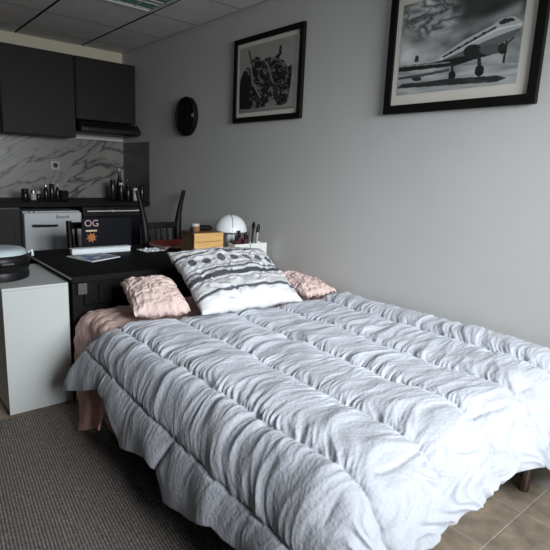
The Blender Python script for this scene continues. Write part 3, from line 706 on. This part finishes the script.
# duvet ------------------------------------------------------------
XR, XE, YE, ZT = 2.262, .97, .80, .600
NU, NV = 460, 480
hem_y = [0.3, .95, 1.06, 1.11, 1.24, 1.41, 1.47, 1.56, 1.78, 1.87, 1.98, 2.1, 2.25, 2.5]; hem_s = [.42, .43, .435, .425, .475, .505, .435, .405, .475, .42, .35, .345, .41, .50]
yh_x = [.40, .50, .62, .80, .92, 1.0, 1.2, 1.5, 1.9, 2.1, 2.27]; yh_y = [2.50, 2.47, 2.38, 2.28, 2.24, 2.215, 2.175, 2.12, 2.10, 2.04, 1.97]
A0 = np.linspace(0, 1, NU)
xc0 = XR-A0*(XR-XE+.50)
U0, V0 = np.meshgrid(xc0, np.linspace(0, 1, NV), indexing='ij')
yh = np.interp(U0, yh_x, yh_y)
foot_len = np.interp(U0, [.5, .9, 1.2, 1.6, 1.8, 1.95, 2.1, 2.3], [.40, .36, .31, .30, .33, .45, .55, .55])+.016*noise2(U0*3.5, 0*U0, 5)
Yp = yh+(YE-foot_len-yh)*V0
s_raw = np.clip(XE-U0, 0, None)
hs = np.interp(np.clip(Yp, .3, 2.6), hem_y, hem_s)
s = s_raw/.50*hs
s = np.where(s_raw > 0, np.minimum(s_raw, s_raw*0+s), 0) if False else s_raw*(hs/.50)
tt = np.clip(YE-Yp, 0, None)
d = (s**3+tt**3)**(1/3)
hyp = np.hypot(s, tt)+1e-9
def prof(d):
    k = np.linspace(0, .8, 400); ang = np.radians(np.interp(k, [0, .05, .14, .26, .4, .8], [4, 16, 48, 70, 80, 84]))
    h = np.concatenate([[0], np.cumsum(np.cos(ang))[:-1]])*(k[1]-k[0]); z = np.concatenate([[0], np.cumsum(np.sin(ang))[:-1]])*(k[1]-k[0])
    return np.interp(d, k, h), np.interp(d, k, z)
h, dz = prof(d)
X = np.where(s > 0, XE, U0)-h*s/hyp; Y = np.where(tt > 0, YE, Yp)-h*tt/hyp; Z = ZT-dz
# slow undulation, a rise along the wall, the rolled head edge
Z = Z+.010*noise2(U0*2.2, Yp*2.2, 2)+.045*sstep(1.95, 2.2, U0)*(1-sstep(0, .3, tt))-.05*sstep(2.235, 2.262, U0)
P = np.dstack([X, Y, Z]); N = grid_normals(P); N *= np.where(N[..., 2:3] < -.3, -1, 1)
if N[NU//3, NV//2, 2] < 0: N = -N
xc = np.where(s > 0, XE-s, U0)
wob = .014*noise2(Yp*3.0, 0*Yp, 61)-sstep(.08, .22, s)*.05*(Yp-.95)
seam = np.array([2.31, 2.085, 1.80, 1.505, 1.20, .92, .67, .38])
xs_ = xc+wob
idx = np.clip(np.searchsorted(-seam, -xs_)-1, 0, len(seam)-2)
right = seam[idx]; left = seam[idx+1]; wch = right-left
c = np.clip((xs_-left)/wch, 0, 1)                       # 0 at the left seam, 1 at the right seam
puff = (1-np.abs(2*c-1)**3.4)*np.where(idx >= 5, .6, 1)
# cross seams at the foot edge and on the flank
cs = .085; dcs = np.abs(tt-cs); onfoot = (tt > 0)
lp = 1-.9*np.exp(-(dcs/.05)**2)*onfoot*sstep(-.1, .3, noise2(U0*4.1, 0*U0, 52))
flank = sstep(.22, .34, s)
d2 = np.abs(Yp-1.45-.05*(s-.34)/.1); fc = 1-flank*np.exp(-(d2/.022)**2)*.9
puff = puff*lp*fc
hemfade = np.clip((hs-s)/.06, 0, 1)**.5
hemfade2 = np.clip((foot_len-tt)/.06, 0, 1)**.5
headfade = np.clip(V0*(yh-YE+foot_len)/.05, 0, 1)**.5
ed = np.minimum(np.minimum(hemfade, hemfade2), headfade)
disp = .017*puff*(.35+.65*ed)
ch0 = idx*3.7
# wrinkles running across each channel, bending towards the foot at its left seam
ch = idx*7.3
q = Yp+.060*np.exp(-c/.22)+.02*np.exp(-(1-c)/.10)+.018*noise2(U0*3.1+ch0, Yp*9, 16)+.05*noise2(U0*2.6, Yp*2.6, 14)+.022*noise2(U0*7, Yp*7, 15)+.12*(U0-1.2)*sstep(.95, 1.3, U0)
dens = 1.0
w1 = noise2(q/.085, xc/.34+ch, 71); w2 = noise2(q/.042+5, xc/.20+ch, 72); w3 = noise2(q/.019, xc/.075+ch, 73)
ridge = lambda n: 1-2*np.minimum(np.abs(n)*1.5, 1)
nearseam = np.exp(-(np.minimum(c, 1-c)*wch/.040)**1.0)*np.where(idx >= 5, .5, 1)
amp_zone = .25+.85*sstep(-.35, .45, noise2(U0*3.0, Yp*2.6, 33))
amp_zone2 = sstep(-.3, .5, noise2(U0*4.0+3, Yp*3.6, 34))
topz = 1-.75*sstep(.0, .16, tt)
flz = 1-.45*sstep(.05, .3, s)
wr = 1.08*(.0046*ridge(w1)*amp_zone+.0030*ridge(w2)*(.25+.5*amp_zone2+.9*nearseam)+.0014*ridge(w3)*(.25+2.2*nearseam))+.007*noise2(U0*5, Yp*6, 19)+.004*noise2(U0*9, Yp*13, 20)+.0035*ridge(noise2(q/.17, xc/.45+ch, 75))*topz
wr *= topz*flz*(.4+.6*ed)
pk = -.009*np.exp(-(np.minimum(c, 1-c)*wch/.008)**2)*(.6+.8*noise2(Yp/.03, idx*3.1, 9))
pkc = -.006*np.exp(-((tt-cs-.02*noise2(U0*5, 0*U0, 53))/.010)**2)*onfoot*sstep(-.1, .3, noise2(U0*4.1, 0*U0, 52))-.010*flank*np.exp(-(d2/.009)**2)
# hanging folds on the flank and the foot
fold = .020*noise2(Yp*6.5, s*1.5, 44)*sstep(.12, .45, s)*1.0+.026*noise2(U0*6+1.2*tt*3, tt*3, 45)*sstep(.10, .3, tt)*1.3
crum = .009*ridge(noise2(U0*13+2*noise2(U0*5, tt*9, 7), tt*11, 46))*sstep(.08, .2, tt)
P = P+N*(disp+wr+pk+pkc+fold+crum)[..., None]
he = np.clip(1-V0*(yh-YE+foot_len)/.035, 0, 1); P[..., 2] -= .035*he**2*(1-sstep(.05, .25, s))
P[..., 0] = np.minimum(P[..., 0], XW-.004)
o = grid_mesh('duvet', P, m_duvet); tag(o, 'rumpled pale blue grey quilted duvet spread over the bed', 'duvet')
sm = o.modifiers.new('thick', 'SOLIDIFY'); sm.thickness = .012; sm.offset = -1 if True else 1

# cushions ------------------------------------------------------------
def cushion(name, origin, ex, ey, W, H, T, m, seed, wr=.010, color=None, n1=120, n2=100, pinch=.06, sag=0.0, frill=0.0, skew=0.0):
    """lies in the plane spanned by ex (across) and ey (up); origin is the middle of the lower edge"""
    ex = np.array(Vector(ex).normalized()); ey = np.array(ey, float); ey /= np.linalg.norm(ey); ez = np.cross(ex, ey); ez /= np.linalg.norm(ez)
    th = np.linspace(0, 2*np.pi, n1*2, endpoint=True)
    # two faces joined at the seam: strip parameter g from -1 (back centre line) through the rim to the front
    a = np.linspace(-1, 1, n1); b = np.linspace(-1, 1, n2)
    Aq, Bq = np.meshgrid(a, b, indexing='ij')
    out = []
    for side in (1, -1):
        ax = Aq*(1-pinch*(1-Bq**2)**1.0*np.abs(Aq)**2); bx = Bq*(1-pinch*(1-Aq**2)*np.abs(Bq)**2)
        prof = ((1-np.abs(Aq)**3.0)*(1-np.abs(Bq)**3.0))**.55
        w = wr*(fbm(Aq*2.2+seed, Bq*2.2, seed+side, 3)+.6*(1-2*np.abs(noise2(Aq*3.5+1.5*noise2(Aq*2, Bq*2, seed+8), Bq*5.5, seed+5))))
        fr = frill*np.sin(Aq*23+3*noise2(Aq*3, Bq*3, seed))*np.maximum(np.abs(Aq), np.abs(Bq))**14
        z = side*(T*prof)+(w*prof**.3)+fr
        P = np.array(origin)+(ax*W/2+skew*bx*W/2)[..., None]*ex+((bx+1)*H/2)[..., None]*ey+z[..., None]*ez
        P[..., 2] -= sag*(1-Aq**2)*(1+Bq)/2
        out.append(P)
    # join: front grid then reversed back grid as one closed strip
    Pall = np.concatenate([out[0], out[1][::-1]], 0)
    col = None
    if color is not None:
        cf = color(Aq, Bq); col = np.concatenate([cf, cf[::-1]], 0)
    o = grid_mesh(name, Pall, m, None, col)
    me = o.data
    bmx = bmesh.new(); bmx.from_mesh(me); bmesh.ops.remove_doubles(bmx, verts=bmx.verts[:], dist=.0012); bmesh.ops.recalc_face_normals(bmx, faces=bmx.faces[:]); bmx.to_mesh(me); bmx.free()
    for p in me.polygons: p.use_smooth = True
    return o
def paint_cushion(A, B):
    f = .86*(1-B)/2-.045+.006*noise2(A*3, B*3, 3)               # 0 top .. 1 bottom
    base = np.array((.52, .53, .54)); white = np.array((.58, .59, .61)); dk = np.array((.055, .06, .075)); md = np.array((.19, .20, .23))
    C = np.broadcast_to(base, A.shape+(3,)).copy()
    C = np.where((fbm(A*14, B*14, 77, 2) > .35)[..., None], base*.88, C)
    zig = .007*(2*np.abs(((A*26) % 1)-.5)*2-1)
    def band(f0, f1, col, z=0):
        nonlocal C
        C = np.where(((f+z > f0) & (f+z < f1))[..., None], col, C)
    band(.03, .045, md, zig); band(.10, .135, dk, zig); band(.165, .175, md, zig*.5)
    for k in range(-8, 9):
        cx = k*.27; C = np.where((((A-cx)/.075)**2+((f-.262)/.048)**2 < 1)[..., None], dk*1.6, C)
        C = np.where((np.abs(((A-cx-.135)/.025))+np.abs((f-.262)/.025) < 1)[..., None], base*.7, C)
    band(.345, .357, md, zig*.4); band(.385, .41, dk*1.5, zig); band(.445, .50, dk, zig); band(.525, .535, md, zig*.5)
    band(.655, .68, dk*1.2, zig*.6)
    C = np.where((f > .70)[..., None], white, C)
    return C
o = cushion('cushion', (1.58, 1.985, .652), (1, .02, -.035), (.085, .50, .21), .685, .575, .082, m_pattern, 5, .016, paint_cushion, 190, 230, .05, skew=-.0)
tag(o, 'large white cushion with dark geometric bands leaning at the bed head', 'cushion')
o = cushion('pillow', (1.12, 2.145, .650), (.94, -.30, .0), (.09, .42, .11), .28, .35, .072, m_pinkp, 15, .014, None, 90, 90, .05, frill=.012)
tag(o, 'small crumpled pale pink pillow left of the patterned cushion', 'pillow', 'pink pillows')
o = cushion('pillow', (2.13, 2.045, .648), (1, -.05, .0), (.0, .5, .03), .25, .44, .05, m_pinkp, 25, .016, None, 90, 90, .05, frill=.012)
tag(o, 'flat pink pillow squeezed between the patterned cushion and the wall', 'pillow', 'pink pillows')
